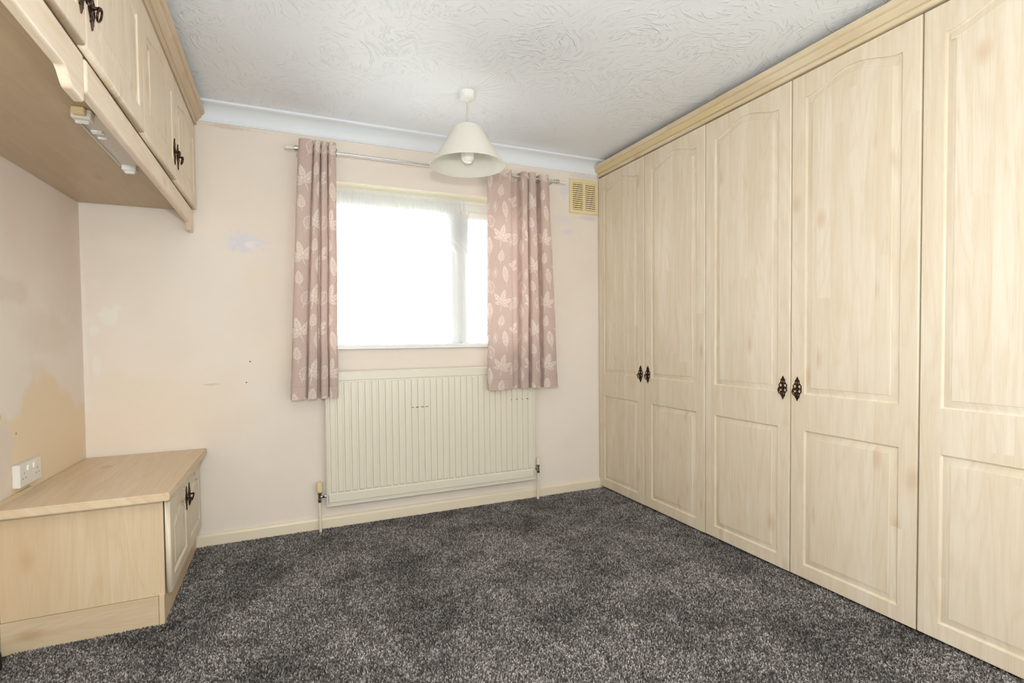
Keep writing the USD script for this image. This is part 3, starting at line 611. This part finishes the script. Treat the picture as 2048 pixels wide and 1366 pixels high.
# ------------------------------------------------------------------ curtains
def leafmotifs():
    """list of (dx, dz, fill polygon) over one repeat, metres; u across, v up"""
    def leafshape(w, h, n=26, p=1.0, tipk=0.0):
        t = np.linspace(0, 1, n); half = w / 2 * np.sin(np.pi * t ** p) ** 0.8 * (1 - tipk * t)
        return Polygon(list(zip(half, t * h)) + list(zip(-half[::-1], t[::-1] * h))).buffer(0)
    def veined(w, h, p, nv=5, tipk=.25, wid=.0016):
        s = leafshape(w, h, p=p, tipk=tipk); cuts = [LineString([(0, .0), (0, h * .93)]).buffer(wid / 2)]
        for i in range(nv):
            z = h * (.12 + .7 * i / nv)
            for q in (-1, 1): cuts.append(LineString([(0, z), (q * w * .5, z + w * .36)]).buffer(wid / 2))
        st = LineString([(0, 0), (0, -h * .25)]).buffer(.0014)
        return s.difference(unary_union(cuts)).union(st)
    def skeleton(w, h, p=1.0):
        s = leafshape(w, h, p=p, tipk=.1); ln = [s.boundary.buffer(.0016), LineString([(0, -h * .18), (0, h * .95)]).buffer(.0013)]
        for i in range(6):
            z = h * (.1 + .14 * i)
            for q in (-1, 1): ln.append(LineString([(0, z), (q * w * .5, z + w * .3)]).buffer(.0009))
        return unary_union([l.intersection(s.buffer(.002)) for l in ln] + [LineString([(0, -h * .18), (0, 0)]).buffer(.0013)])
    def five(sz):
        lobes = []
        for a, l, w in ((0, 1.0, .46), (52, .86, .40), (-52, .86, .40), (98, .55, .30), (-98, .55, .30)):
            lobes.append(affinity.rotate(veined(sz * w, sz * l, 1.15, 4, .35, .0020), a, origin=(0, 0)))
        return unary_union(lobes + [LineString([(0, 0), (.004, -sz * .55)]).buffer(.0016)])
    def feather(w, h):
        s = affinity.skew(leafshape(w, h, p=.9), xs=12); return s.difference(s.buffer(-.003)).union(affinity.scale(s, .45, .8).buffer(-.002))
    big, bee, sk_, fe, ob = five(.092), veined(.050, .070, .8, 6, .3, .0022), skeleton(.056, .078), feather(.028, .066), veined(.048, .108, 1.1, 7, .2, .0022)
    RU, RV = .295, .405
    base = [(.07, .02, big, 18), (.06, .285, bee, 8), (.085, .175, sk_, -20), (.015, .155, fe, 0), (.165, .10, ob, 3), (.175, .265, sk_, 12), (.155, .01, fe, 160), (.235, .06, bee, -8), (.24, .20, big, -14), (.205, .36, fe, 10), (.275, .33, ob, 8)]
    return [(u, v, affinity.rotate(p, a, origin=(0, 0))) for u, v, p, a in base], RU, RV
MOT, RU, RV = leafmotifs()
def leafmask(u, v):
    m = np.zeros(len(u), bool); uu, vv = u % RU, v % RV
    for du, dv, p in MOT:
        x0, y0, x1, y1 = p.bounds; shapely.prepare(p)
        for a in (-RU, 0, RU):
            for b in (-RV, 0, RV):
                lu, lv = uu - du - a, vv - dv - b
                k = (lu > x0) & (lu < x1) & (lv > y0) & (lv < y1)
                if k.any():
                    i = np.nonzero(k)[0]; m[i[shapely.contains_xy(p, lu[i], lv[i])]] = True
    return m
def curtain(label, tubes_top, tubes_bot, ztop, zbot, amp_t, amp_b, seed, uoff):
    """tubes_*: (left x, right x) of each rounded fold that stands forward, from left to right; the cloth drops back between them"""
    n, rows = 260, 440
    def section(tb, A):
        p = []
        for i, (a, b) in enumerate(tb):
            a, b = a * .9905, b * .9905; w = b - a
            if i == 0: p += [(a + .004, .2 * A)]
            p += [(a, -.1 * A), (a + .02 * w, -.75 * A), (a + .25 * w, -1.05 * A), (a + .75 * w, -1.0 * A), (b - .02 * w, -.75 * A), (b, -.1 * A)]
            if i + 1 < len(tb):
                c = tb[i + 1][0] * .9905; gap = c - b
                if gap > .012: p += [(b + .12 * gap, .9 * A), (c - .12 * gap, .9 * A)]
                else: p += [((b + c) / 2 - .005, .95 * A), ((b + c) / 2 + .005, .95 * A)]
            else: p += [(b - .006, .45 * A)]
        q = np.array(p)
        for _ in range(4):
            m = np.empty((2 * len(q), 2)); m[0], m[-1] = q[0], q[-1]
            m[1:-1:2], m[2:-1:2] = q[:-1] * .75 + q[1:] * .25, q[:-1] * .25 + q[1:] * .75; q = m
        return q
    qt, qb = section(tubes_top, amp_t), section(tubes_bot, amp_b)
    ln = lambda q: np.r_[0, np.cumsum(np.hypot(*np.diff(q, axis=0).T))]
    d = (ln(qt) + ln(qb)) / 2; s = np.linspace(0, d[-1], n)
    XT, YT, XB_, YB_ = (np.interp(s, d, c) for c in (qt[:, 0], qt[:, 1], qb[:, 0], qb[:, 1]))
    V = np.zeros((rows, n, 3)); zt = np.linspace(0, 1, rows)
    for r_, t in enumerate(zt):
        k = t ** 0.85
        V[r_, :, 0] = XT * (1 - k) + XB_ * k; V[r_, :, 1] = YT * (1 - k) + YB_ * k; V[r_, :, 2] = ztop + (zbot - ztop) * t
    wob = (meshkit.fbm(np.stack([V[..., 0] * 9, V[..., 2] * 4.2, np.full(V.shape[:2], seed * 1.7)], -1), 3, seed) - .5)
    V[..., 1] += wob * .018 * np.minimum(1, zt * 4)[:, None]; V[..., 0] += (meshkit.fbm(np.stack([V[..., 0] * 4, V[..., 2] * 3.1, np.full(V.shape[:2], 9.1 + seed)], -1), 2, seed + 5) - .5) * .014 * zt[:, None]
    V[..., 2] += (np.sin(s * 37 + seed) * .0025)[None, :] * zt[:, None] ** 3
    u = np.broadcast_to((s + uoff)[None, :], V.shape[:2]).ravel(); v = V[..., 2].ravel() + .11
    lf = leafmask(u, v).astype(np.float32)
    hem = (np.abs(V[..., 2].ravel() - (zbot + .062)) < .0022)
    idx = np.arange(rows * n).reshape(rows, n)
    f = np.concatenate([np.stack([idx[:-1, :-1], idx[1:, :-1], idx[1:, 1:]], -1).reshape(-1, 3), np.stack([idx[:-1, :-1], idx[1:, 1:], idx[:-1, 1:]], -1).reshape(-1, 3)])
    VV = V.reshape(-1, 3); VV[hem, 1] += .0018
    t = thing('curtain', label, 'curtain', (0, PY, 0))
    q = usdkit.mesh(stage, str(t.GetPath()) + '/cloth', trimesh.Trimesh(VV, f, process=False), M['curtain'], True)
    UsdGeom.PrimvarsAPI(q).CreatePrimvar('leaf', Sdf.ValueTypeNames.FloatArray, 'vertex').Set(Vt.FloatArray.FromNumpy(lf))
    sgn = np.sign(YT - .1 * amp_t); cross = np.nonzero(sgn[:-1] * sgn[1:] < 0)[0]     # eyelet rings where the cloth crosses the pole line
    for i in cross[(cross > 4) & (cross < n - 5)]:
        tx, ty = XT[i + 2] - XT[i - 1], YT[i + 2] - YT[i - 1]; l_ = math.hypot(tx, ty); nx, ny = -ty / l_, tx / l_
        obj('eyelet', torus(.0225, .0036, (nx, ny, 0), ((XT[i] + XT[i + 1]) / 2, .1 * amp_t, PZ)), 'steel', t)
    return t
curtain('dusty pink leaf-print curtain hanging at the left of the window',
        [(.096, .172), (.175, .207), (.210, .243), (.246, .288)],
        [(.028, .106), (.112, .166), (.182, .224), (.227, .277)], 2.162, .772, .036, .030, 3, .0)
curtain('dusty pink leaf-print curtain with eyelets showing, right of the window',
        [(1.190, 1.352), (1.418, 1.464), (1.468, 1.520), (1.552, 1.614)],
        [(1.180, 1.356), (1.404, 1.462), (1.484, 1.545), (1.572, 1.678)], 2.143, .764, .038, .030, 8, .13)

# net curtain in the recess
nc = thing('net_curtain', 'sheer white net gathered on a wire across the window recess', 'net curtain', (0, D + .095, 0))
n, rows = 420, 60; xs_ = np.linspace(WX0 + .006, 1.105, n); V = np.zeros((rows, n, 3)); z = np.linspace(1.985, WZ0 + .008, rows)
ph = np.cumsum(1 + .9 * (meshkit.fbm(np.stack([xs_ * 7, xs_ * 0, xs_ * 0], -1), 3, 4) - .5)) * .55
for r_ in range(rows):
    k = min(1, r_ / rows * 3); q_ = min(1, max(0, (1.93 - z[r_]) / .30)); q_ = q_ * q_ * (3 - 2 * q_); V[r_, :, 0] = WX0 + .006 + (xs_ - WX0 - .006) * (1 + .49 * q_); V[r_, :, 1] = np.sin(ph) * (.006 + .010 * k); V[r_, :, 2] = z[r_] + (np.sin(ph * 1.7) * .006 + (meshkit.fbm(np.stack([xs_ * 30, xs_ * 0, xs_ * 0], -1), 2, 9) - .5) * .014 if r_ == 0 else 0)
idx = np.arange(rows * n).reshape(rows, n)
f = np.concatenate([np.stack([idx[:-1, :-1], idx[1:, :-1], idx[1:, 1:]], -1).reshape(-1, 3), np.stack([idx[:-1, :-1], idx[1:, 1:], idx[:-1, 1:]], -1).reshape(-1, 3)])
obj('net', trimesh.Trimesh(V.reshape(-1, 3), f, process=False), 'net', nc, smooth=True)
wy = [(x, 0, 1.974 - .010 * math.sin(math.pi * (x - WX0) / (WX1 - WX0))) for x in np.linspace(WX0 + .004, WX1 - .004, 9)]
obj('wire', cat(*[cyl(a, b, .0022, 8) for a, b in zip(wy[:-1], wy[1:])]), 'white', nc)
